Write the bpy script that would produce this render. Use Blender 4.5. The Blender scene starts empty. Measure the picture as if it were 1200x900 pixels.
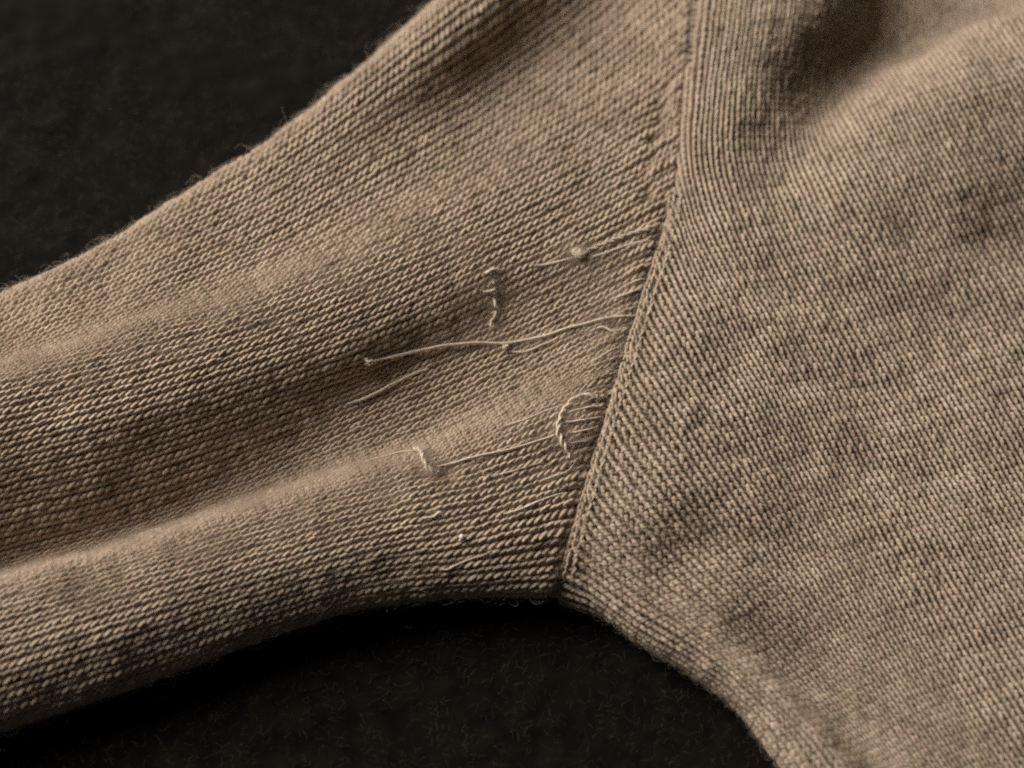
import bpy, math, random
import numpy as np
from mathutils import Vector

random.seed(7)
rng = np.random.default_rng(7)
scene = bpy.context.scene
COL = scene.collection
R = math.radians

# ------------------------------------------------------------------ camera
ELEV = R(57)
LENS, SENSOR, DIST = 90.0, 36.0, 0.42
FOCUS = np.array([0.0, 0.0, 0.015])
cam_loc = FOCUS + DIST * np.array([0, -math.cos(ELEV), math.sin(ELEV)])
cd = bpy.data.cameras.new('camera')
cam = bpy.data.objects.new('camera', cd)
COL.objects.link(cam)
cam.location = cam_loc
cam.rotation_euler = (R(90) - ELEV, 0, 0)
cd.lens, cd.sensor_width = LENS, SENSOR
cd.clip_start, cd.clip_end = 0.01, 10
cd.dof.use_dof = True
cd.dof.focus_distance = DIST - 0.001
cd.dof.aperture_fstop = 11.0
scene.camera = cam

# ------------------------------------------------------------------ world, lamps, exposure
world = bpy.data.worlds.new('World')
scene.world = world
world.use_nodes = True
bg = world.node_tree.nodes['Background']
bg.inputs[0].default_value = (1.0, 0.92, 0.84, 1)
bg.inputs[1].default_value = 0.026


def lamp(name, az, el, dist, size, power, color):
    ld = bpy.data.lights.new(name, 'AREA')
    ld.shape = 'DISK'
    ld.size = size
    ld.energy = power
    ld.color = color
    o = bpy.data.objects.new(name, ld)
    COL.objects.link(o)
    d = Vector((math.cos(R(az)) * math.cos(R(el)), math.sin(R(az)) * math.cos(R(el)), math.sin(R(el))))
    o.location = Vector((0.0, 0.0, 0.015)) + d * dist
    o.rotation_euler = (-d).to_track_quat('-Z', 'Y').to_euler()
    return o


lamp('key_lamp', 147, 33, 0.74, 0.56, 11.0, (1.0, 0.943, 0.855))

vs = scene.view_settings
vs.view_transform = 'Standard'
vs.look = 'None'
vs.exposure = 0
vs.gamma = 1
vs.use_curve_mapping = False
scene.cycles.max_bounces = 6
scene.cycles.diffuse_bounces = 3
scene.cycles.use_denoising = False
scene.cycles.filter_width = 2.0
scene.render.film_transparent = False
scene.cycles_curves.shape = 'RIBBONS' if hasattr(scene, 'cycles_curves') else 'RIBBONS'

# ------------------------------------------------------------------ drafting aid: photograph coordinates (1200 x 900) to a point at height h
SE, CE = math.sin(ELEV), math.cos(ELEV)
RIGHT = np.array([1.0, 0, 0])
UP = np.array([0, SE, CE])
FWD = np.array([0, CE, -SE])


def at(px, py, h):
    px, py, h = np.broadcast_arrays(np.asarray(px, float), np.asarray(py, float), np.asarray(h, float))
    x = (px - 600) / 1200 * SENSOR / LENS
    y = -(py - 450) / 1200 * SENSOR / LENS
    d = x[..., None] * RIGHT + y[..., None] * UP + FWD
    t = (h - cam_loc[2]) / d[..., 2]
    return cam_loc + d * t[..., None]


def topix(P):
    v = P - cam_loc
    z = v @ FWD
    return 600 + (v @ RIGHT) / z * LENS / SENSOR * 1200, 450 - (v @ UP) / z * LENS / SENSOR * 1200, z


# ------------------------------------------------------------------ maths helpers
def pchip(t, Y, x):
    """monotone cubic through Y[k, ...] at t[k], sampled at x[n]"""
    t = np.asarray(t, float)
    Y = np.asarray(Y, float)
    h = np.diff(t)
    hs = h.reshape((-1,) + (1,) * (Y.ndim - 1))
    d = np.diff(Y, axis=0) / hs
    m = np.zeros_like(Y)
    m[0], m[-1] = d[0], d[-1]
    if len(t) > 2:
        w1 = 2 * hs[1:] + hs[:-1]
        w2 = hs[1:] + 2 * hs[:-1]
        ok = d[:-1] * d[1:] > 0
        with np.errstate(divide='ignore', invalid='ignore'):
            hm = (w1 + w2) / (w1 / d[:-1] + w2 / d[1:])
        m[1:-1] = np.where(ok, hm, 0)
    i = np.clip(np.searchsorted(t, x, side='right') - 1, 0, len(t) - 2)
    shp = (-1,) + (1,) * (Y.ndim - 1)
    hh = h[i].reshape(shp)
    u = ((x - t[i]) / h[i]).reshape(shp)
    return ((1 + 2 * u) * (1 - u) ** 2 * Y[i] + u * (1 - u) ** 2 * hh * m[i]
            + u * u * (3 - 2 * u) * Y[i + 1] + u * u * (u - 1) * hh * m[i + 1])


def catmull(t, Y, x):
    """smooth cubic with finite-difference tangents"""
    t = np.asarray(t, float)
    Y = np.asarray(Y, float)
    m = np.gradient(Y, t, axis=0)
    h = np.diff(t)
    i = np.clip(np.searchsorted(t, x, side='right') - 1, 0, len(t) - 2)
    shp = (-1,) + (1,) * (Y.ndim - 1)
    hh = h[i].reshape(shp)
    u = ((x - t[i]) / h[i]).reshape(shp)
    return ((1 + 2 * u) * (1 - u) ** 2 * Y[i] + u * (1 - u) ** 2 * hh * m[i]
            + u * u * (3 - 2 * u) * Y[i + 1] + u * u * (u - 1) * hh * m[i + 1])


def cum(P):
    return np.concatenate([[0], np.cumsum(np.linalg.norm(np.diff(P, axis=0), axis=1))])


def gauss1(A, sig, axis):
    n = int(3 * sig) + 1
    k = np.exp(-0.5 * (np.arange(-n, n + 1) / sig) ** 2)
    k /= k.sum()
    A = np.moveaxis(A, axis, 0)
    pad = np.concatenate([2 * A[:1] - A[n:0:-1], A, 2 * A[-1:] - A[-2:-n - 2:-1]])
    out = sum(k[j] * pad[j:j + len(A)] for j in range(2 * n + 1))
    return np.moveaxis(out, 0, axis)


_waves = {}


def noise3(P, wavelength, seed):
    """smooth band-limited noise, roughly -1..1"""
    if (wavelength, seed) not in _waves:
        r = np.random.default_rng(seed)
        k = r.normal(size=(28, 3))
        k /= np.linalg.norm(k, axis=1)[:, None]
        k *= (2 * math.pi / wavelength) * r.uniform(0.6, 1.5, size=(28, 1))
        _waves[(wavelength, seed)] = (k, r.uniform(0, 6.28, 28))
    k, ph = _waves[(wavelength, seed)]
    return np.sin(P @ k.T + ph).sum(-1) / math.sqrt(28) * 0.9


def unit(v):
    return v / np.maximum(np.linalg.norm(v, axis=-1, keepdims=True), 1e-12)


# ------------------------------------------------------------------ materials
def nodes(name):
    m = bpy.data.materials.new(name)
    m.use_nodes = True
    return m, m.node_tree, m.node_tree.nodes['Principled BSDF']


def link(nt, a, b):
    nt.links.new(a, b)


def mat_yarn():
    m, nt, b = nodes('wool_yarn')
    N = nt.nodes.new
    tc = N('ShaderNodeTexCoord')
    att = N('ShaderNodeAttribute')
    att.attribute_name = 'tone'
    # heathered colour: fibres of several shades mixed along the yarn
    n1 = N('ShaderNodeTexNoise')
    n1.inputs['Scale'].default_value = 700
    n1.inputs['Detail'].default_value = 3
    link(nt, tc.outputs['Object'], n1.inputs['Vector'])
    mix = N('ShaderNodeMath')
    mix.operation = 'MULTIPLY_ADD'
    link(nt, n1.outputs['Fac'], mix.inputs[0])
    mix.inputs[1].default_value = 0.75
    link(nt, att.outputs['Fac'], mix.inputs[2])
    cr = N('ShaderNodeValToRGB')
    e = cr.color_ramp.elements
    e[0].position, e[0].color = 0.38, (0.235, 0.180, 0.133, 1)
    e[1].position, e[1].color = 1.22 - 0.22, (0.58, 0.477, 0.370, 1)
    k = e.new(0.62)
    k.color = (0.416, 0.323, 0.243, 1)
    link(nt, mix.outputs[0], cr.inputs[0])
    n3 = N('ShaderNodeTexNoise')
    n3.inputs['Scale'].default_value = 420
    n3.inputs['Detail'].default_value = 2
    link(nt, tc.outputs['Object'], n3.inputs['Vector'])
    hr = N('ShaderNodeValToRGB')
    h = hr.color_ramp.elements
    h[0].position, h[0].color = 0.36, (0.985, 1.005, 0.965, 1)
    h[1].position, h[1].color = 0.64, (1.03, 0.99, 1.01, 1)
    link(nt, n3.outputs['Fac'], hr.inputs[0])
    mu = N('ShaderNodeMix')
    mu.data_type = 'RGBA'
    mu.blend_type = 'MULTIPLY'
    mu.inputs['Factor'].default_value = 1.0
    link(nt, cr.outputs[0], mu.inputs['A'])
    link(nt, hr.outputs[0], mu.inputs['B'])
    link(nt, mu.outputs['Result'], b.inputs['Base Color'])
    b.inputs['Roughness'].default_value = 0.85
    b.inputs['Specular IOR Level'].default_value = 0.22
    b.inputs['Sheen Weight'].default_value = 0.12
    b.inputs['Sheen Roughness'].default_value = 0.5
    # twisted plies: relief that winds round the yarn
    uv = N('ShaderNodeUVMap')
    uv.uv_map = 'yarn'
    sep = N('ShaderNodeSeparateXYZ')
    link(nt, uv.outputs[0], sep.inputs[0])
    a = N('ShaderNodeMath')
    a.operation = 'MULTIPLY_ADD'
    link(nt, sep.outputs[1], a.inputs[0])
    a.inputs[1].default_value = 2.0
    mm = N('ShaderNodeMath')
    mm.operation = 'MULTIPLY'
    link(nt, sep.outputs[0], mm.inputs[0])
    mm.inputs[1].default_value = 1.6
    link(nt, mm.outputs[0], a.inputs[2])
    s = N('ShaderNodeMath')
    s.operation = 'MULTIPLY'
    link(nt, a.outputs[0], s.inputs[0])
    s.inputs[1].default_value = 2 * math.pi
    sn = N('ShaderNodeMath')
    sn.operation = 'SINE'
    link(nt, s.outputs[0], sn.inputs[0])
    n2 = N('ShaderNodeTexNoise')
    n2.inputs['Scale'].default_value = 5200
    n2.inputs['Detail'].default_value = 2
    link(nt, tc.outputs['Object'], n2.inputs['Vector'])
    ad = N('ShaderNodeMath')
    ad.operation = 'MULTIPLY_ADD'
    link(nt, n2.outputs['Fac'], ad.inputs[0])
    ad.inputs[1].default_value = 1.3
    link(nt, sn.outputs[0], ad.inputs[2])
    bp = N('ShaderNodeBump')
    bp.inputs['Strength'].default_value = 0.5
    bp.inputs['Distance'].default_value = 0.00005
    link(nt, ad.outputs[0], bp.inputs['Height'])
    link(nt, bp.outputs[0], b.inputs['Normal'])
    return m


def mat_plain(name, col, rough=0.9, var=0.25, scale=300, bump=0.0):
    m, nt, b = nodes(name)
    N = nt.nodes.new
    tc = N('ShaderNodeTexCoord')
    n1 = N('ShaderNodeTexNoise')
    n1.inputs['Scale'].default_value = scale
    n1.inputs['Detail'].default_value = 5
    link(nt, tc.outputs['Object'], n1.inputs['Vector'])
    cr = N('ShaderNodeValToRGB')
    e = cr.color_ramp.elements
    e[0].position, e[0].color = 0.3, tuple(c * (1 - var) for c in col) + (1,)
    e[1].position, e[1].color = 0.7, tuple(c * (1 + var) for c in col) + (1,)
    link(nt, n1.outputs['Fac'], cr.inputs[0])
    link(nt, cr.outputs[0], b.inputs['Base Color'])
    b.inputs['Roughness'].default_value = rough
    b.inputs['Specular IOR Level'].default_value = 0.15
    if bump:
        bp = N('ShaderNodeBump')
        bp.inputs['Strength'].default_value = 0.6
        bp.inputs['Distance'].default_value = bump
        link(nt, n1.outputs['Fac'], bp.inputs['Height'])
        link(nt, bp.outputs[0], b.inputs['Normal'])
    return m


def mat_fibre(name, c0, c1):
    m, nt, b = nodes(name)
    N = nt.nodes.new
    hi = N('ShaderNodeHairInfo')
    cr = N('ShaderNodeValToRGB')
    e = cr.color_ramp.elements
    e[0].color = c0 + (1,)
    e[1].color = c1 + (1,)
    link(nt, hi.outputs['Random'], cr.inputs[0])
    link(nt, cr.outputs[0], b.inputs['Base Color'])
    b.inputs['Roughness'].default_value = 0.75
    b.inputs['Specular IOR Level'].default_value = 0.3
    # thin fibres let part of the light through
    tr = N('ShaderNodeBsdfTranslucent')
    link(nt, cr.outputs[0], tr.inputs['Color'])
    mx = N('ShaderNodeMixShader')
    mx.inputs[0].default_value = 0.5
    link(nt, b.outputs[0], mx.inputs[1])
    link(nt, tr.outputs[0], mx.inputs[2])
    link(nt, mx.outputs[0], nt.nodes['Material Output'].inputs['Surface'])
    return m


YARN = mat_yarn()
BACKING = mat_plain('knit_inside', (0.30, 0.235, 0.18), 1.0, 0.25, 900)
PALE = mat_plain('pulled_wool', (0.70, 0.60, 0.49), 0.85, 0.14, 1500, 0.0001)
PALE_FIBRE = mat_fibre('pulled_fibre', (0.62, 0.52, 0.42), (0.82, 0.74, 0.64))
FIBRE = mat_fibre('wool_fibre', (0.42, 0.335, 0.262), (0.66, 0.56, 0.47))
CLOTH = mat_plain('dark_felt', (0.0040, 0.0029, 0.0018), 1.0, 0.6, 260, 0.0006)
CLOTH_FIBRE = mat_fibre('dark_felt_fibre', (0.003, 0.0024, 0.0017), (0.12, 0.097, 0.072))
LINT = mat_plain('white_lint', (0.80, 0.76, 0.70), 0.7, 0.05, 3000)


# ------------------------------------------------------------------ object helpers
def put(o, parent=None, kind=None):
    COL.objects.link(o)
    if parent is not None:
        o.parent = parent
    if kind:
        o['kind'] = kind
    return o


def mesh_np(name, V, F, mat, parent=None, kind=None, uv=None, tone=None, smooth=True):
    """one mesh object from numpy arrays; F is (n, 4) or (n, 3)"""
    me = bpy.data.meshes.new(name)
    n = F.shape[1]
    me.vertices.add(len(V))
    me.vertices.foreach_set('co', V.astype(np.float32).ravel())
    me.loops.add(F.size)
    me.loops.foreach_set('vertex_index', F.astype(np.int32).ravel())
    me.polygons.add(len(F))
    me.polygons.foreach_set('loop_start', np.arange(0, F.size, n, dtype=np.int32))
    me.polygons.foreach_set('loop_total', np.full(len(F), n, dtype=np.int32))
    me.update(calc_edges=True)
    if smooth:
        me.polygons.foreach_set('use_smooth', np.ones(len(F), dtype=bool))
    if uv is not None:
        l = me.uv_layers.new(name='yarn')
        l.data.foreach_set('uv', uv[F.ravel()].astype(np.float32).ravel())
    if tone is not None:
        a = me.attributes.new('tone', 'FLOAT', 'POINT')
        a.data.foreach_set('value', tone.astype(np.float32))
    me.materials.append(mat)
    return put(bpy.data.objects.new(name, me), parent, kind)


def fibres(name, pts, mat, r0, r1, parent=None, kind='stuff'):
    """hair curves from pts[n, m, 3]"""
    n, m, _ = pts.shape
    hc = bpy.data.hair_curves.new(name)
    hc.add_curves([m] * n)
    hc.points.foreach_set('position', pts.astype(np.float32).ravel())
    rad = np.broadcast_to(np.linspace(r0, r1, m), (n, m)).astype(np.float32)
    a = hc.attributes.get('radius') or hc.attributes.new('radius', 'FLOAT', 'POINT')
    a.data.foreach_set('value', rad.ravel())
    hc.materials.append(mat)
    return put(bpy.data.objects.new(name, hc), parent, kind)


class Tubes:
    """collects yarn tubes of equal side count and joins them to one mesh"""

    def __init__(self, sides=7):
        self.k = sides
        self.V, self.F, self.UV, self.T, self.n = [], [], [], [], 0

    def add(self, P, Nrm, rad, tone, cap=True):
        k, n = self.k, len(P)
        T = unit(np.gradient(P, axis=0))
        Nn = unit(Nrm - (Nrm * T).sum(1)[:, None] * T)
        B = np.cross(T, Nn)
        a = np.arange(k + 1) / k * 2 * math.pi          # seam vertex doubled for the uv
        rad = np.broadcast_to(np.asarray(rad, float), (n,))
        tone = np.broadcast_to(np.asarray(tone, float), (n,))
        V = P[:, None] + rad[:, None, None] * (np.cos(a)[None, :, None] * Nn[:, None] + np.sin(a)[None, :, None] * B[:, None])
        s = cum(P) / 0.0010
        uv = np.stack(np.broadcast_arrays(s[:, None], (np.arange(k + 1) / k)[None]), -1)
        i = np.arange(n - 1)[:, None] * (k + 1)
        j = np.arange(k)[None]
        F = np.stack([i + j, i + j + 1, i + j + 1 + (k + 1), i + j + (k + 1)], -1).reshape(-1, 4) + self.n
        self.V.append(V.reshape(-1, 3))
        self.F.append(F)
        self.UV.append(uv.reshape(-1, 2))
        self.T.append(np.repeat(tone, k + 1))
        self.n += n * (k + 1)

    def build(self, name, mat, parent=None, kind=None):
        return mesh_np(name, np.concatenate(self.V), np.concatenate(self.F), mat, parent, kind,
                       np.concatenate(self.UV), np.concatenate(self.T))


# ------------------------------------------------------------------ the seam line, shared by sleeve and body (photograph x, y, height in mm)
SEAM = np.array([(826, -320, 21), (822, -60, 22), (815, 0, 22), (806, 80, 21), (797, 160, 20), (789, 235, 18.5),
                 (776, 290, 17.5), (758, 345, 17), (742, 395, 16.5), (727, 445, 16), (710, 500, 15), (694, 555, 13.5),
                 (678, 610, 12), (664, 660, 10), (654, 705, 7), (650, 760, 4), (648, 900, 2)], float)


def seam_x(y):
    return np.interp(y, SEAM[:, 1], SEAM[:, 0])


# ------------------------------------------------------------------ knitted panels
class Panel:
    """a knitted surface from a net of wale curves; P[w, s] on a regular grid of wale index and distance along the wale"""

    def __init__(self, keys, wale, course, ref_u, ref_w, smooth_w, tone_seed, extend=(0, 0), sub=2, bumps=(0.0004, 0.00026), dens=None):
        U = np.linspace(0, 1, 400)
        G = []
        for key in keys:
            k = np.array(key, float)
            a0 = k[0, :2] - k[1, :2]
            a1 = k[-1, :2] - k[-2, :2]
            if extend[0]:
                e = k[0].copy()
                e[:2] += a0 / np.linalg.norm(a0) * extend[0]
                k = np.vstack([e, k])
            if extend[1]:
                e = k[-1].copy()
                e[:2] += a1 / np.linalg.norm(a1) * extend[1]
                k = np.vstack([k, e])
            P = at(k[:, 0], k[:, 1], k[:, 2] / 1000)
            s = cum(P)
            fine = catmull(s, P, np.linspace(0, s[-1], 900))
            fs = cum(fine)
            G.append(np.stack([np.interp(U * fs[-1], fs, fine[:, c]) for c in range(3)], 1))
        G = np.array(G)                                        # [key, u, 3]
        G[:, :, 2] = gauss1(G[:, :, 2], 9, 1)
        # across the wales
        mid = G[:, int(ref_u * 399)]
        t = np.concatenate([[0], np.cumsum(np.linalg.norm(np.diff(G, axis=0), axis=2).mean(1))])
        tt = np.linspace(0, t[-1], 700)
        D = np.concatenate([catmull(t, G[:, :, :2], tt), pchip(t, G[:, :, 2:], tt)], -1)
        # wale index: even spacing of the arc length measured over the reference zone
        r0, r1 = int((ref_u - ref_w) * 399), int(min(1, ref_u + ref_w) * 399)
        T0 = unit(np.gradient(D, axis=1))[:, r0:r1]
        dd = np.diff(D[:, r0:r1], axis=0)
        tm = (T0[1:] + T0[:-1]) / 2
        dd = dd - (dd * tm).sum(-1, keepdims=True) * tm
        ln = np.linalg.norm(dd, axis=2).mean(1)
        if dens is not None:
            ln = ln * np.interp((tt[1:] + tt[:-1]) / 2, t, dens)
        arc = np.concatenate([[0], np.cumsum(ln)])
        self.nw = int(round(arc[-1] / wale))
        self.sub = sub
        wi = np.linspace(0, self.nw, self.nw * sub + 1)
        pos = np.interp(wi / self.nw * arc[-1], arc, np.arange(700))
        i0 = np.clip(pos.astype(int), 0, 698)
        f = (pos - i0)[:, None, None]
        D = D[i0] * (1 - f) + D[i0 + 1] * f                    # [w, u, 3]
        D = gauss1(D, smooth_w * sub, 0)
        # distance along each wale, courses kept square to the wales on average
        n = len(D)
        S = np.concatenate([np.zeros((n, 1)), np.cumsum(np.linalg.norm(np.diff(D, axis=1), axis=2), axis=1)], 1)
        Tn = unit(np.gradient(D, axis=1))
        off = np.zeros(n)
        for i in range(n - 1):
            delta = ((D[i + 1] - D[i]) * (Tn[i] + Tn[i + 1]) / 2).sum(1)
            m = slice(int(.15 * 399), int(.85 * 399))
            off[i + 1] = off[i] + np.mean((S[i] - S[i + 1] + delta)[m])
        off -= off.mean()
        S = S + off[:, None]
        s0, s1 = S.min(), S.max()
        self.ds = 0.0004
        self.s0 = s0
        ns = int((s1 - s0) / self.ds) + 1
        sg = s0 + np.arange(ns) * self.ds
        P = np.zeros((n, ns, 3))
        ok = np.zeros((n, ns), bool)
        for i in range(n):
            for c in range(3):
                P[i, :, c] = np.interp(sg, S[i], D[i, :, c])
            ok[i] = (sg >= S[i, 0]) & (sg <= S[i, -1])
            # straight continuation outside, so that derivatives stay sane
            lo, hi = sg < S[i, 0], sg > S[i, -1]
            P[i, lo] = D[i, 0] + (sg[lo] - S[i, 0])[:, None] * Tn[i, 0]
            P[i, hi] = D[i, -1] + (sg[hi] - S[i, -1])[:, None] * Tn[i, -1]
        self.P, self.ok, self.course, self.wale = P, ok, course, wale
        self.sg = sg
        self.Nrm = None
        self.normals()
        # unevenness of worn wool
        d = bumps[0] * noise3(P, 0.016, tone_seed) + bumps[1] * noise3(P, 0.0055, tone_seed + 1)
        fl = np.clip((P[..., 2] - 0.002) / 0.004, 0, 1)
        self.P = self.P + self.Nrm * (d * fl)[..., None]
        self.normals()

    def normals(self):
        a = np.gradient(self.P, axis=0)
        b = np.gradient(self.P, axis=1)
        N = unit(np.cross(a, b))
        # one consistent side: up in the middle of the panel
        if np.median(N[self.ok][:, 2]) < 0:
            N = -N
        self.Nrm = N
        self.pix = topix(self.P)

    def sample(self, A, w, s):
        """bilinear sample of grid A at wale w, distance s"""
        x = np.clip(w * self.sub, 0, A.shape[0] - 1.001)
        y = np.clip((s - self.s0) / self.ds, 0, A.shape[1] - 1.001)
        i, j = x.astype(int), y.astype(int)
        f, g = (x - i), (y - j)
        if A.ndim == 3:
            f, g = f[..., None], g[..., None]
        return (A[i, j] * (1 - f) * (1 - g) + A[i + 1, j] * f * (1 - g) + A[i, j + 1] * (1 - f) * g + A[i + 1, j + 1] * f * g)

    def find(self, px, py):
        """the point of the panel seen at a photograph position: wale and distance"""
        x, y, z = self.pix
        d = (x - px) ** 2 + (y - py) ** 2
        d = np.where(self.ok, d, 1e9)
        near = d < 8 ** 2
        if near.any():
            zz = np.where(near, z + np.sqrt(d) * 0.00006, 1e9)
            i, j = np.unravel_index(np.argmin(zz), zz.shape)
            # refine inside the same layer
            best = np.where(near & (np.abs(z - z[i, j]) < 0.004), d, 1e9)
            i, j = np.unravel_index(np.argmin(best), best.shape)
        else:
            i, j = np.unravel_index(np.argmin(d), d.shape)
        return i / self.sub, self.sg[j]

    def surf(self, px, py, lift):
        """point and normal of the surface at a photograph position, raised by lift"""
        tx, ty = px, py
        for it in range(3):
            w, s = self.find(tx, ty)
            w, s = np.array([w]), np.array([s])
            for _ in range(3):                                  # Newton steps inside the layer
                def pic(w, s):
                    return np.array(topix(self.sample(self.P, w, s))[:2])[:, 0]
                p0 = pic(w, s)
                dw = (pic(w + .5, s) - pic(w - .5, s))
                dsv = (pic(w, s + .0005) - pic(w, s - .0005)) / .001
                J = np.stack([dw, dsv], 1)
                try:
                    st = np.linalg.solve(J, np.array([tx, ty]) - p0)
                except np.linalg.LinAlgError:
                    break
                w = w + np.clip(st[0], -.6, .6)
                s = s + np.clip(st[1], -.001, .001)
            P, N = self.sample(self.P, w, s)[0], unit(self.sample(self.Nrm, w, s))[0]
            Q = P + N * lift
            qx, qy, _ = topix(Q[None])
            tx, ty = tx + np.clip(px - qx[0], -4, 4), ty + np.clip(py - qy[0], -4, 4)
        return Q, N

    def sheet(self, name, parent, depth, stepw=2, steps=3):
        P = self.P[::stepw, ::steps] - self.Nrm[::stepw, ::steps] * depth
        ok = self.keep[::stepw, ::steps]
        n, m = ok.shape
        idx = np.arange(n * m).reshape(n, m)
        q = ok[:-1, :-1] & ok[1:, :-1] & ok[:-1, 1:] & ok[1:, 1:]
        F = np.stack([idx[:-1, :-1][q], idx[1:, :-1][q], idx[1:, 1:][q], idx[:-1, 1:][q]], -1)
        used, inv = np.unique(F, return_inverse=True)
        V = P.reshape(-1, 3)[used]
        F = inv.reshape(F.shape)
        return mesh_np(name, V, F, BACKING, parent)

    def knit(self, name, parent, seed, skew=0.0, amp=0.205, tall=0.84, thick=0.172, depth=0.23, per=12, dome=0.10):
        """continuous yarn, course after course, looped as in stocking stitch"""
        r = np.random.default_rng(seed)
        tb = Tubes(7)
        W, Hc = self.wale, self.course
        rows = int((self.sg[-1] - self.sg[0]) / Hc)
        t = np.arange(self.nw * per + 1) / per                  # in wales
        ang = t * 2 * math.pi
        st = t.astype(int)
        nst = self.nw + 2
        for j in range(rows):
            sc = self.sg[0] + (j + 0.5) * Hc
            half = np.minimum((t * 2).astype(int), 2 * nst)
            jit = r.normal(size=(3, 2 * nst + 1))
            jw = gauss1(r.normal(size=nst + 8), 1.5, 0)
            y = -np.cos(ang) * tall * Hc
            y = y + np.interp(t, np.arange(nst + 8), jw) * 0.10 * W
            leg = np.abs(np.sin(ang))                           # 1 on a leg, 0 on heads and feet
            w = t + amp * np.sin(2 * ang) + skew * y / W + jit[0][half] * 0.026 * leg
            s = sc + y
            lift = depth * W * (-np.cos(2 * ang)) - dome * W * np.cos(2 * math.pi * w) + 0.05 * W * np.cos(ang) + jit[1][half] * 0.022 * W * leg
            keep = self.sample(self.keep.astype(float), np.clip(t, 0, self.nw), np.full_like(t, sc)) > 0.6
            if not keep.any():
                continue
            P = self.sample(self.P, w, s)
            N = self.sample(self.Nrm, w, s)
            # local wale width: packed or stretched wales carry thinner or thicker looking yarn
            lw = np.linalg.norm(self.sample(self.P, np.clip(t + .5, 0, self.nw), s) - self.sample(self.P, np.clip(t - .5, 0, self.nw), s), axis=1)
            q = np.clip(lw / W, 0.72, 1.12)
            P = P + N * (lift * q)[:, None]
            rad = thick * W * q * (0.90 + 0.16 * leg + 0.07 * jit[2][half] * leg)
            rad = np.clip(gauss1(rad, 1.0, 0), 0.0001, 0.0006)
            tone = 0.28 + 0.07 * noise3(P, 0.0026, seed + 2) + 0.06 * noise3(P, 0.013, seed + 3) + 0.03 * jit[0][half] * leg
            # contiguous runs
            d = np.diff(np.concatenate([[0], keep.astype(int), [0]]))
            for a, b in zip(np.where(d == 1)[0], np.where(d == -1)[0]):
                if b - a > 6:
                    tb.add(P[a:b], N[a:b], rad[a:b], tone[a:b])
        return tb.build(name, YARN, parent, 'stuff')

    def fuzz(self, name, parent, count, seed, density=None, length=(0.0005, 0.0019), rad=0.000013, lift=0.35, rim=0.0):
        r = np.random.default_rng(seed)
        n, m = self.keep.shape
        x, y, z = self.pix
        vis = self.keep & (x > -60) & (x < 1260) & (y > -70) & (y < 970)
        wgt = np.where(vis, 1.0, 0.0)
        if density is not None:
            wgt = wgt * density(x, y, self.P)
        if rim:
            nv = np.abs((self.Nrm * unit(cam_loc - self.P)).sum(-1))
            wgt = wgt * (1 + rim * np.exp(-(nv / 0.32) ** 2))
        # weight by area
        ar = np.linalg.norm(np.cross(np.gradient(self.P, axis=0), np.gradient(self.P, axis=1)), axis=-1)
        p = (wgt * ar).ravel()
        p /= p.sum()
        c = r.choice(len(p), size=count, p=p)
        w = (c // m + r.uniform(-.5, .5, count)) / self.sub
        s = self.sg[c % m] + r.uniform(-.5, .5, count) * self.ds
        base = self.sample(self.P, w, s)
        N = self.sample(self.Nrm, w, s)
        T = unit(self.sample(self.P, w, s + 0.0005) - base)
        B = np.cross(N, T)
        a = r.uniform(0, 2 * math.pi, count)
        L = r.uniform(length[0], length[1], count) * np.exp(r.normal(0, .35, count))
        K = 7
        q = np.linspace(0, 1, K)
        turn = r.normal(0, 2.6, count)
        rise = np.abs(r.normal(lift, 0.28, count))
        wob = r.uniform(0, 6.28, (2, count))
        ang = a[:, None] + turn[:, None] * q[None]
        dirv = np.cos(ang)[..., None] * T[:, None] + np.sin(ang)[..., None] * B[:, None]
        up = (rise[:, None] * np.cos(q[None] * 2.2 + wob[0][:, None] * 0.25))
        step = unit(dirv + up[..., None] * N[:, None]) * (L / (K - 1))[:, None, None]
        pts = base[:, None] + np.concatenate([np.zeros((count, 1, 3)), np.cumsum(step[:, :-1], axis=1)], 1)
        pts = pts + N[:, None] * (self.wale * r.uniform(0.12, 0.42, count))[:, None, None]
        return fibres(name, pts, FIBRE, rad, rad * 0.5, parent)


MM = 0.001
WALE = 0.00180
COURSE = 0.00128

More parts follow.
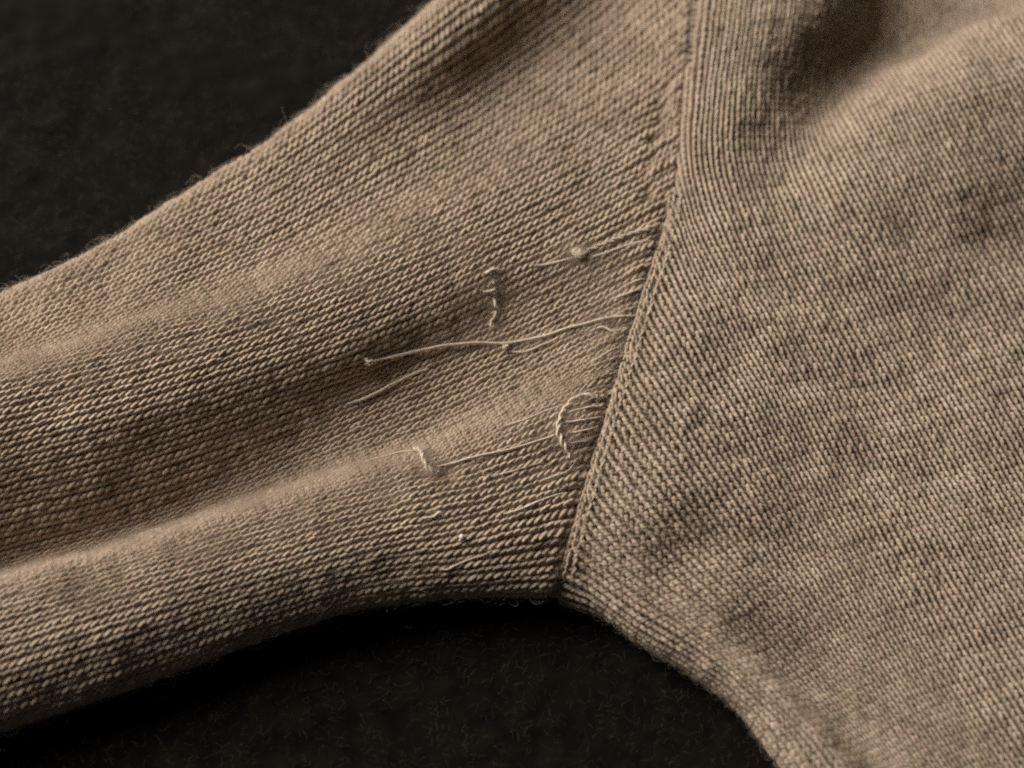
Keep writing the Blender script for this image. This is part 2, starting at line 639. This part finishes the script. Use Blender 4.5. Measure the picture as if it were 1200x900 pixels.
# wales of the sleeve from the far edge to the near one: (photograph x, y, height in mm), cuff side first
SLEEVE = [
    [(-80, 470, 0), (0, 425, 0), (100, 375, 0), (200, 315, 0), (300, 255, 0), (400, 180, 0), (510, 90, 0), (640, -10, 0), (845, -150, 0)],
    [(-80, 450, 3), (0, 405, 3), (100, 345, 5), (200, 275, 7), (300, 203, 9.5), (400, 118, 12), (510, 18, 14), (640, -84, 15), (845, -240, 16)],
    [(-80, 415, 9), (0, 365, 9.5), (100, 306, 12), (200, 237, 14.5), (300, 172, 16.5), (400, 94, 18.5), (510, -2, 20), (640, -102, 20), (845, -256, 21)],
    [(-80, 390, 13), (0, 346, 14), (100, 298, 16), (200, 242, 17.8), (300, 186, 19), (400, 114, 20.5), (510, 26, 21.5), (640, -75, 21), (845, -265, 22)],
    [(-80, 422, 17.5), (0, 384, 17.7), (150, 324, 18.2), (300, 254, 18.4), (450, 165, 16.6), (600, 72, 12.2), (700, 0, 12.2), (760, -55, 14.5), (832, -140, 20)],
    [(-80, 450, 19.4), (0, 420, 19.4), (150, 368, 19.4), (300, 310, 18.6), (450, 236, 16.6), (600, 148, 14), (700, 82, 14), (760, 36, 15.5), (826, -25, 19.5)],
    [(-80, 468, 23), (0, 446, 23), (150, 408, 22.6), (300, 364, 21.8), (420, 318, 20.6), (560, 254, 18.4), (680, 192, 17.3), (760, 145, 17.3), (816, 104, 18.5)],
    [(-80, 540, 20.6), (0, 517, 20.6), (150, 478, 20.3), (300, 431, 19.6), (440, 380, 18.8), (580, 316, 17.2), (690, 262, 17.2), (805, 198, 17.8)],
    [(-80, 612, 14.6), (0, 590, 14.6), (150, 550, 14.2), (300, 500, 13.2), (450, 446, 12), (600, 383, 13.2), (700, 335, 14.8), (795, 285, 15.8)],
    [(-80, 692, 3.4), (0, 670, 3.4), (150, 630, 3.8), (300, 577, 5.2), (400, 540, 9), (520, 496, 10.6), (620, 450, 12.3), (765, 380, 14.8)],
    [(-80, 714, 16.5), (0, 691, 16.5), (150, 650, 16.5), (300, 604, 16.5), (400, 573, 16.2), (540, 535, 15.8), (650, 492, 15.5), (745, 450, 15)],
    [(-80, 742, 16.4), (0, 718, 16.4), (150, 674, 16.4), (300, 630, 16.3), (450, 588, 15.9), (560, 562, 15.5), (650, 532, 15.2), (720, 500, 14.6)],
    [(-80, 800, 14.8), (0, 775, 14.8), (150, 728, 14.8), (300, 682, 14.7), (450, 641, 14.4), (560, 620, 14.1), (640, 598, 14.1), (700, 580, 13.4)],
    [(-80, 846, 11.3), (0, 821, 11.3), (150, 770, 11.3), (300, 718, 11.4), (450, 677, 11.4), (560, 664, 11.7), (640, 652, 11.8), (690, 640, 11.3)],
    [(-80, 884, 4), (0, 858, 4), (100, 825, 4), (200, 790, 4.2), (300, 752, 4.6), (400, 719, 5), (500, 703, 5), (590, 699, 5.5), (675, 700, 6)],
    [(-80, 872, 0), (0, 846, 0), (100, 813, 0), (200, 778, 0), (300, 740, 0), (400, 707, 0), (500, 691, 0), (590, 687, 0), (675, 690, 0.5)],
]

# wales of the body from the near edge towards the far right, shoulder side first; the seam cuts them
BODY = [
    [(520, 500, 0.5), (600, 660, 0.5), (660, 708, 0.5), (715, 726, 0), (747, 749, 0), (797, 780, 0), (860, 825, 0), (907, 885, 0), (960, 955, 0)],
    [(530, 480, 5), (610, 640, 5), (657, 702, 5), (692, 716, 4), (716, 733, 4), (750, 757, 4), (800, 789, 4), (864, 834, 4), (912, 893, 4), (965, 965, 4)],
    [(545, 440, 8), (625, 610, 9), (664, 672, 9.5), (700, 697, 9), (740, 727, 9), (800, 762, 9), (860, 803, 9), (920, 862, 9), (985, 950, 9)],
    [(560, 400, 9), (640, 580, 11), (672, 636, 12), (700, 664, 12), (750, 700, 13), (820, 744, 13.5), (880, 795, 13.5), (940, 850, 13.5), (1010, 950, 13)],
    [(590, 340, 11), (670, 500, 13), (690, 545, 14), (740, 610, 14), (800, 675, 12.3), (875, 755, 10), (940, 822, 8), (1010, 895, 9.5), (1060, 955, 12)],
    [(610, 250, 13), (700, 400, 15), (730, 440, 16.5), (780, 512, 16.5), (850, 615, 16.5), (930, 725, 15), (1010, 835, 12.5), (1090, 945, 14)],
    [(650, 140, 14), (735, 295, 16), (762, 338, 17.5), (800, 405, 18), (870, 520, 18), (950, 650, 17.5), (1030, 775, 16), (1110, 890, 16.5), (1165, 965, 17)],
    [(715, -20, 16), (765, 190, 18), (788, 248, 18.8), (815, 312, 19), (870, 415, 19), (940, 540, 19), (1020, 675, 18.5), (1100, 805, 18), (1190, 940, 18)],
    [(820, -120, 22), (815, -50, 22), (808, 30, 21.5), (800, 110, 20.5), (796, 190, 19.5), (808, 250, 19.5), (844, 325, 19.5), (902, 430, 19.5), (972, 555, 19.5), (1052, 690, 19), (1132, 820, 18.5), (1220, 950, 18)],
    [(876, -120, 22.5), (872, -50, 22.5), (862, 30, 22), (852, 110, 21), (850, 190, 19.5), (874, 265, 19.4), (928, 365, 18.8), (1000, 490, 18.6), (1082, 625, 18.6), (1168, 760, 19), (1265, 905, 19)],
    [(940, -120, 21.5), (934, -50, 21.3), (922, 30, 20.5), (910, 110, 17.5), (916, 185, 17), (950, 262, 19.2), (1008, 365, 18.4), (1080, 490, 18), (1162, 620, 18.2), (1252, 755, 19), (1350, 900, 19)],
    [(1010, -120, 15), (1003, -50, 14.8), (988, 28, 14), (980, 95, 9.5), (1004, 152, 20), (1040, 225, 20.6), (1096, 335, 18.8), (1170, 462, 17.8), (1256, 600, 17.8), (1350, 740, 18)],
    [(1090, -120, 6), (1078, -60, 5.4), (1064, -5, 4.4), (1066, 44, 3.6), (1092, 92, 20.8), (1136, 170, 21.6), (1196, 280, 19), (1272, 400, 18), (1358, 530, 17.6)],
    [(1180, -140, 3), (1166, -90, 3), (1154, -40, 2.8), (1160, 0, 3), (1188, 45, 21.8), (1238, 122, 22.4), (1302, 230, 20), (1376, 345, 18.6), (1460, 475, 18)],
    [(1280, -160, 10), (1262, -120, 10), (1252, -80, 11), (1260, -40, 16), (1290, 0, 22.5), (1340, 76, 23.5), (1405, 180, 21.5), (1480, 290, 20), (1560, 415, 19)],
]
# the body falls away gently towards the side
BODY = [[(a, b, c - (min(max(a - 790, 0), 420) * 0.021 * min(max((b - 40) / 240, 0), 1) + min(max(b - 300, 0), 350) * 0.013 * min(max((a - 770) / 130, 0), 1)) * (k > 3)) for a, b, c in key]
        for k, key in enumerate(BODY)]


def settle(h):
    t = min(1, max(0, (h - 3) / 8))
    return h - 3.2 * t * t * (3 - 2 * t)


SLEEVE = [[(a, b, settle(c)) for a, b, c in key] for key in SLEEVE]
BODY = [[(a, b, settle(c) if k < 4 else max(2.4, settle(c))) for a, b, c in key] for k, key in enumerate(BODY)]

# ------------------------------------------------------------------ table cloth
def build_cloth():
    g = np.arange(-0.15, 0.1501, 0.0011)
    out = 0.15 + np.cumsum(np.linspace(0.004, 0.05, 14))
    x = np.concatenate([-out[::-1], g, out])
    n = len(x)
    X, Y = np.meshgrid(x, x + 0.02, indexing='ij')
    P = np.stack([X, Y, np.zeros_like(X)], -1)
    inner = (np.abs(X) < 0.16)
    P[..., 2] = (-0.0012 + 0.0006 * noise3(P, 0.05, 91) + 0.0003 * noise3(P, 0.02, 92)
                 + inner * (0.00022 * noise3(P, 0.0075, 94) + 0.00012 * noise3(P, 0.004, 95)))
    idx = np.arange(n * n).reshape(n, n)
    F = np.stack([idx[:-1, :-1], idx[1:, :-1], idx[1:, 1:], idx[:-1, 1:]], -1).reshape(-1, 4)
    o = mesh_np('ground', P.reshape(-1, 3), F, CLOTH, None, 'structure')
    o['label'] = 'dark brown felted cloth under the sweater'
    cnt = 90000
    r = np.random.default_rng(3)
    # nap over the cloth in and around the picture
    base = np.stack([r.uniform(-0.14, 0.14, cnt), r.uniform(-0.13, 0.19, cnt), np.full(cnt, -0.0006)], -1)
    keep = np.abs(noise3(base, 0.012, 93)) * 1.0 + r.uniform(0, 1, cnt) > 0.55
    base = base[keep]
    cnt = len(base)
    a = r.normal(0.4, 1.1, cnt)
    L = r.uniform(0.0005, 0.0019, cnt)
    K = 5
    q = np.linspace(0, 1, K)
    ang = a[:, None] + r.normal(0, 0.8, cnt)[:, None] * q
    st = np.stack([np.cos(ang), np.sin(ang), np.abs(r.normal(.25, .2, cnt))[:, None] * (1 - 1.2 * q)], -1) * (L / (K - 1))[:, None, None]
    pts = base[:, None] + np.cumsum(st, axis=1)
    fibres('nap', pts, CLOTH_FIBRE, 0.000028, 0.000014, o)


build_cloth()

# ------------------------------------------------------------------ the sweater
sweater = bpy.data.objects.new('sweater', None)
sweater.empty_display_size = 0.02
put(sweater)
sweater['label'] = 'worn taupe wool sweater with snagged sleeve spread on dark cloth'
sweater['category'] = 'sweater'

sl = Panel(SLEEVE, 0.00205, 0.00138, 0.66, 0.26, 0.9, 11, extend=(150, 30), bumps=(0.00022, 0.00012),
           dens=[.7, .7, .7, .68, .68, .72, .86, 1, 1.05, 1.05, 1.02, 1, 1, 1, 1, 1])
bd = Panel(BODY, 0.00205, 0.00132, 0.52, 0.3, 1.3, 41, extend=(60, 110), bumps=(0.00028, 0.00012),
           dens=[.6, .6, .65, .75, .9] + [1] * 10)


def seam_side(pn):
    x, y, z = pn.pix
    return x - seam_x(y)


# dents and hollows that belong to the making: the seam groove, the slanted eyelets of the fashioning, the bunched wool
EYELETS = [(787, 30), (782, 55), (778, 99), (775, 122), (772, 146), (766, 164), (763, 187), (752, 204), (760, 228)]
d = seam_side(sl)
x, y, z = sl.pix
low = np.clip((y - 215) / 60, 0, 1)
sink = -1.5 * MM * np.exp(-(np.minimum(d, 0) / 10) ** 2) * low
# puckers gathered into the seam, drawn out along the wales
along = y + 0.55 * d
ph = 2 * math.pi * along / 25 + 1.3 * np.sin(along / 37.0) + 0.8 * np.sin(along / 61.0)
sink = sink + 0.42 * MM * np.sin(ph) * np.exp(-((d + 22) / 20) ** 2) * np.clip((690 - y) / 40, 0, 1)
for ex, ey in EYELETS:
    a = R(-38)
    u = (x - ex) * math.cos(a) + (y - ey) * math.sin(a)
    v = -(x - ex) * math.sin(a) + (y - ey) * math.cos(a)
    sink = sink - 2.2 * MM * np.exp(-(u / 8.5) ** 2 - (v / 3.0) ** 2)
# bunched hump by the seam and small hollow next to the tuft
sink = sink + 0.9 * MM * np.exp(-((x - 680) / 24) ** 2 - ((y - 500) / 30) ** 2)
sink = sink - 1.0 * MM * np.exp(-((x - 524) / 14) ** 2 - ((y - 556) / 8) ** 2)
sl.P = sl.P + sl.Nrm * np.where(sl.P[..., 2] > 0.003, sink, 0)[..., None]
sl.normals()
sl.keep = sl.ok & (seam_side(sl) < 1.0)

d = seam_side(bd)
x, y, z = bd.pix
up = np.clip((265 - y) / 50, 0, 1)
sink = -1.5 * MM * np.exp(-(np.maximum(d, 0) / 5) ** 2) * up + 0.5 * MM * np.exp(-((d - 8) / 8) ** 2) * (1 - up)
for a, b, c, e, q in [(828, 612, 42, 26, -1.3), (1050, 385, 48, 26, -1.0), (1150, 300, 50, 30, -.8), (970, 800, 46, 24, -1.0), (905, 490, 52, 28, .8),
                      (850, 705, 42, 24, .9), (1105, 640, 64, 34, .9), (920, 330, 40, 30, -.7), (1010, 560, 46, 26, -.7), (1150, 480, 50, 30, .6)]:
    u, v = (x - a) * .8 - (y - b) * .6, (x - a) * .6 + (y - b) * .8
    sink = sink + 0.7 * q * MM * np.exp(-(v / (1.25 * c)) ** 2 - (u / (1.2 * e)) ** 2)
bd.P = bd.P + bd.Nrm * np.where(bd.P[..., 2] > 0.003, sink, 0)[..., None]
bd.normals()
bd.keep = bd.ok & (seam_side(bd) > -1.0)

sleeve = sl.sheet('sleeve', sweater, 0.00030)
body = bd.sheet('body', sweater, 0.00030)
sl.knit('knit_stitches', sleeve, 101, skew=-0.34, thick=0.190, amp=0.155, tall=0.97, depth=0.17, dome=0.07)
bd.knit('knit_stitches', body, 201, skew=-0.10, amp=0.142, thick=0.188, tall=1.0, depth=0.17, dome=0.12)

FELT = [(60, 436, 90, 22), (170, 410, 90, 22), (290, 375, 90, 24), (400, 330, 90, 26), (500, 290, 80, 26), (570, 350, 60, 45),
        (80, 690, 110, 26), (210, 640, 100, 30), (340, 600, 100, 34), (440, 570, 90, 36), (540, 560, 80, 30), (640, 530, 60, 40),
        (680, 490, 34, 44), (700, 320, 60, 30), (720, 390, 30, 60)]


def edge(x, y, P):
    return 0.25 + 3.0 * (P[..., 2] < 0.009)


def felt(x, y, P):
    f = np.full(x.shape, 0.42)
    for a, b, c, e in FELT:
        f = np.maximum(f, 3.2 * np.exp(-((x - a) / c) ** 2 - ((y - b) / e) ** 2))
    return f


sl.fuzz('fuzz', sleeve, 72000, 5, felt, rim=2.0)
bd.fuzz('fuzz', body, 50000, 6, None, rim=2.0)
sl.fuzz('flyaway_fibres', sleeve, 6500, 15, None, (0.0012, 0.0040), 0.000018, 0.85, rim=9.0)
bd.fuzz('flyaway_fibres', body, 2600, 16, edge, (0.0010, 0.0030), 0.000017, 0.8, rim=6.0)


# ------------------------------------------------------------------ the fully fashioned chain that runs down the upper seam
def chain_key(pn, off, lift, ys, end):
    out = []
    for y in ys:
        x = seam_x(y) + off
        c, _ = pn.surf(min(x, seam_x(y) - 8) if pn is sl else max(x, seam_x(y) + 9), y, 0)
        f = max(0, min(1, (y - end[0]) / end[1]))
        out.append((x, y, c[2] * 1000 + lift - 1.2 * f))
    return out


ys = [-130, -90, -50, -10, 30, 70, 110, 150, 190, 225, 255, 285]
ch = Panel([chain_key(sl, -20, -0.5, ys, (230, 50)), chain_key(sl, -16, 0.1, ys, (230, 50)), chain_key(sl, -10, 0.35, ys, (230, 50)),
            chain_key(sl, -4, 0.1, ys, (230, 50)), chain_key(sl, 0, -0.8, ys, (230, 50))],
           0.00135, 0.00120, 0.5, 0.3, 0.2, 61, bumps=(0.0001, 0.00012))
ch.keep = ch.ok.copy()
seam = ch.sheet('seam', sweater, 0.0003, stepw=1)
ch.knit('knit_stitches', seam, 301, thick=0.19, depth=0.16)
ch.fuzz('fuzz', seam, 900, 8)
# the selvedge column along the lower seam, on the body side
ys = [228, 255, 285, 320, 355, 395, 435, 475, 515, 555, 595, 635, 670, 698]
lip = Panel([chain_key(bd, o, l, ys, (672, 26)) for o, l in ((-3, -0.9), (0, 0.1), (6, 0.35), (12, 0.1), (16, -0.7))],
            0.0026, 0.00132, 0.5, 0.3, 0.2, 71, bumps=(0.0001, 0.00016))
lip.keep = lip.ok.copy()
edge_o = lip.sheet('seam_edge', sweater, 0.0003, stepw=1)
lip.knit('knit_stitches', edge_o, 311, thick=0.15, depth=0.14, amp=.16)
lip.fuzz('fuzz', edge_o, 1200, 9)


# ------------------------------------------------------------------ snags
def tip_fuzz(P, rad, n, r, length):
    """loose fibres standing off a yarn"""
    K = 6
    L = r.uniform(*length, n)
    i = r.uniform(0, len(P) - 1.01, n)
    k = i.astype(int)
    b = P[k] + (P[k + 1] - P[k]) * (i - k)[:, None]
    d0 = unit(r.normal(size=(n, 3)) + np.array([0, 0, .35]))
    d1 = unit(r.normal(size=(n, 3)))
    q = np.linspace(0, 1, K)
    st = unit(d0[:, None] * (1 - q)[None, :, None] + d1[:, None] * q[None, :, None] * 1.2) * (L / (K - 1))[:, None, None]
    return b[:, None] + d0[:, None] * rad * .6 + np.concatenate([np.zeros((n, 1, 3)), np.cumsum(st[:, :-1], 1)], 1)


def route(pts, n, pn=None):
    pn = pn or sl
    Q, Nn = [], []
    for px, py, lift in pts:
        a, b = pn.surf(px, py, (lift * .5 + .38) * MM)
        Q.append(a)
        Nn.append(b)
    Q, Nn = np.array(Q), np.array(Nn)
    t = cum(Q)
    x = np.linspace(0, t[-1], n)
    return catmull(t, Q, x), unit(catmull(t, Nn, x))


def thread(name, pts, rad, label=None, taper=(0.45, 0.8), wob=0.12, fuzz=60, flen=(0.0004, 0.0013), tone=0.84, seed=0, strands=1):
    r = np.random.default_rng(seed + 500)
    n = max(24, 6 * len(pts))
    P, N = route(pts, n)
    q = np.linspace(0, 1, n)
    tb = Tubes(7)
    B = unit(np.cross(np.gradient(P, axis=0), N))
    cen = []
    for k in range(strands):
        ph = 2 * math.pi * k / strands + r.uniform(0, 1)
        tw = q * cum(P)[-1] / 0.0032 * 2 * math.pi + ph
        o = rad * (0.62 if strands > 1 else 0.0)
        w = gauss1(r.normal(size=(n, 2)), 2.0, 0) * wob * MM
        Pk = P + N * (np.cos(tw) * o + w[:, 0] * .6)[:, None] + B * (np.sin(tw) * o + w[:, 1])[:, None]
        env = np.minimum(1, taper[0] + q / 0.15) * np.minimum(1, taper[1] + (1 - q) / 0.15)
        rr = rad * (0.62 if strands > 1 else 1.0) * env * (1 + 0.14 * gauss1(r.normal(size=n), 1.2, 0))
        tb.add(Pk, N, rr, tone + 0.06 * gauss1(r.normal(size=n), 2, 0))
        cen.append(Pk)
    o = tb.build(name, PALE, sweater)
    if label:
        o['label'] = label
    if fuzz:
        C = np.concatenate([tip_fuzz(c, rad, max(8, fuzz // strands), r, flen) for c in cen])
        fibres('fuzz', C, PALE_FIBRE, 0.000015, 0.000008, o)
    return o


def tangle(name, px, py, lift, size, rad, turns, label=None, fuzz=160, seed=0, squash=(1, 1, .8), tone=0.86, pn=None):
    """a little ball of matted yarn: one strand wound at random, with a halo of fibres"""
    r = np.random.default_rng(seed + 900)
    c, N = (pn or sl).surf(px, py, lift * MM)
    k = 9 * turns
    d = gauss1(r.normal(size=(turns * 3, 3)), 0.8, 0)
    d = unit(d) * (0.55 + 0.45 * r.uniform(size=(len(d), 1)))
    t = np.arange(len(d)) / (len(d) - 1)
    P = catmull(t, d, np.linspace(0, 1, k)) * size * np.array(squash) + c
    tb = Tubes(6)
    tb.add(P, unit(P - c + 1e-9), rad * (1 + 0.2 * gauss1(r.normal(size=k), 1.5, 0)), tone)
    o = tb.build(name, PALE, sweater)
    if label:
        o['label'] = label
    fibres('fuzz', tip_fuzz(P, rad, fuzz, r, (size * .4, size * 1.3)), PALE_FIBRE, 0.000018, 0.000009, o)
    return o


# the long pulled thread
thread('loose_thread', [(436, 423, .9), (455, 419, 1.2), (490, 411, 1.5), (525, 405, 1.5), (560, 402, 1.2), (590, 403, .8), (612, 399, .8),
                        (645, 391, .9), (680, 381, .9), (712, 373, .8), (738, 371, .5), (752, 372, .1)], 0.00026,
       'long pale pulled thread across the sleeve', fuzz=320, seed=1)
tangle('yarn_pill', 432, 424, 1.3, 0.0008, 0.00014, 8, 'small pale tuft at the cuff side end of the long pulled thread', 90, 1)
tangle('yarn_pill', 592, 405, 1.2, 0.0006, 0.00014, 6, None, 90, 2)
# the shorter thread below it
thread('loose_thread', [(407, 474, .7), (422, 469, 1.0), (445, 458, 1.2), (468, 446, 1.1), (488, 437, .7), (503, 433, .0)], 0.00024,
       'short pulled thread below the long one', fuzz=60, seed=2)
# the pill under the seam top with its strands
tangle('yarn_pill', 677, 297, .75, 0.0012, 0.00020, 14, 'large fuzzy pill near the seam', 220, 3, squash=(1.1, 1, .6))
thread('loose_thread', [(664, 296, .4), (684, 296, .7), (700, 289, .6), (720, 281, .5), (742, 273, .3), (764, 266, .0), (772, 262, -.6)], 0.00032,
       'thick raised strand running from the large pill to the seam', fuzz=120, seed=3, strands=2)
thread('loose_thread', [(690, 302, .5), (712, 296, .6), (738, 287, .5), (762, 281, .1)], 0.00024, None, fuzz=50, seed=4)
thread('loose_thread', [(620, 312, .3), (645, 309, .6), (668, 303, .6), (680, 299, .4)], 0.00022, None, fuzz=50, seed=5)
# the tuft over the lower fold
thread('loose_thread', [(426, 541, .2), (445, 536, .6), (470, 530, .7), (488, 527, .8)], 0.00013, None, fuzz=30, seed=6)
thread('pulled_loop', [(486, 526, .7), (492, 527, 1.1), (496, 534, 1.4), (498, 543, 1.4), (503, 550, 1.1), (510, 556, .5)], 0.00038,
       'fuzzy hooked tuft standing on the lower fold', fuzz=420, flen=(0.0005, 0.0018), seed=7, strands=2)
tangle('yarn_pill', 506, 552, .6, 0.0010, 0.00015, 9, None, 300, 4, squash=(1.2, 1, .6), tone=.6)
thread('loose_thread', [(512, 546, .4), (530, 543, .6), (550, 537, .8), (575, 532, .7), (600, 526, .8), (628, 518, .7), (648, 511, .5), (658, 506, .2)], 0.00023,
       'thin pulled thread between the hooked tuft and the big loop', fuzz=80, seed=8)
# the big bunched loop by the seam
thread('pulled_loop', [(700, 466, .2), (688, 463, .4), (675, 467, .7), (664, 477, .8), (657, 489, .8), (655, 501, .9), (657, 514, .9), (663, 525, .7), (671, 534, .3)], 0.00042,
       'big fuzzy yarn loop bunched beside the seam', fuzz=420, flen=(0.0006, 0.0020), wob=.25, seed=9, strands=2, tone=.74)
for k, pts in enumerate([
        [(664, 484, .6), (678, 480, .9), (694, 477, .7), (708, 478, .1)],
        [(662, 496, .7), (680, 493, 1.0), (698, 490, .7), (708, 488, .1)],
        [(664, 508, .6), (684, 505, .9), (700, 500, .4)],
        [(668, 520, .5), (684, 517, .7), (698, 511, .2)],
        [(630, 566, .2), (650, 558, .6), (666, 552, .7), (672, 544, .5), (676, 536, .2)],
        [(583, 604, .3), (605, 598, .7), (628, 589, .7), (650, 581, .4), (664, 577, .0)],
        [(513, 664, .2), (520, 668, .6), (533, 663, .6), (555, 654, .5), (578, 646, .2)],
        [(728, 338, .2), (738, 333, .6), (752, 328, .6), (763, 324, .2)],
        [(715, 352, .2), (728, 347, .6), (744, 341, .5), (754, 338, .1)],
        [(560, 562, .2), (585, 556, .5), (615, 548, .5), (640, 540, .2)],
        [(590, 500, .2), (615, 492, .6), (640, 482, .6), (660, 474, .2)],
        [(690, 388, .3), (706, 384, .8), (720, 388, .8), (734, 384, .2)],
        [(596, 412, .3), (612, 413, .7), (634, 405, .7), (655, 396, .3)],
        [(690, 425, .2), (704, 418, .7), (718, 410, .6), (732, 406, .1)],
        [(494, 607, .2), (508, 606, .6), (516, 600, .7), (521, 606, .3)]]):
    thread('loose_thread', pts, (0.0002, 0.0002, 0.0002, 0.00018, 0.0002, 0.0002, 0.00015, 0.0002, 0.0002, 0.00016, 0.00018, 0.0002, 0.0002, 0.0002, 0.00024)[k],
           None, fuzz=45, seed=20 + k)
# the run of broken stitches
for k, pts in enumerate([
        [(568, 321, .2), (573, 318, .9), (580, 316, .9), (587, 318, .2)],
        [(566, 341, .2), (573, 342, .9), (580, 340, 1.0), (582, 345, .3)],
        [(578, 349, .2), (580, 353, 1.0), (581, 359, 1.0), (587, 363, .2)],
        [(575, 368, .2), (581, 366, .9), (580, 372, .9), (576, 377, .9), (576, 383, .8), (584, 384, .1)]]):
    thread('broken_stitch', pts, 0.00027, None, fuzz=30, seed=60 + k, tone=.72)

# wool worn to felt around the snags
SPOTS = [(668, 499, 16, 34, .55), (677, 297, 15, 10, 1.5), (640, 512, 40, 10, .5), (560, 402, 90, 7, .35), (508, 553, 17, 8, 1.1), (579, 350, 7, 30, .8), (434, 424, 9, 6, 1.0), (700, 385, 30, 18, .35)]


def spots(x, y, P):
    return sum(w * np.exp(-((x - a) / c) ** 2 - ((y - b) / e) ** 2) for a, b, c, e, w in SPOTS)


sl.fuzz('felted_patch', sleeve, 7500, 25, spots, (0.0005, 0.0015), 0.000015, 0.5)

for k, (px, py) in enumerate([(575, 319), (579, 331), (577, 343), (580, 356), (581, 369), (577, 382)]):
    tangle('broken_stitch', px, py, 0.5, 0.00056, 0.00015, 5, None, 50, 40 + k, squash=(.8, 1.2, .8))

# a speck of lint
c, N = sl.surf(541, 629, 1.05 * MM)
import bmesh
bm = bmesh.new()
bmesh.ops.create_icosphere(bm, subdivisions=2, radius=0.00042)
for v in bm.verts:
    p = np.array(v.co)
    v.co = Vector(p * np.array([1, 1.15, .9]) * (1 + 0.16 * noise3(p[None], 0.0006, 77)[0]))
me = bpy.data.meshes.new('lint_speck')
bm.to_mesh(me)
bm.free()
for p in me.polygons:
    p.use_smooth = True
me.materials.append(LINT)
lint = put(bpy.data.objects.new('lint_speck', me))
lint.location = c
lint['label'] = 'tiny white speck of lint on the lower sleeve fold'
lint['category'] = 'lint'
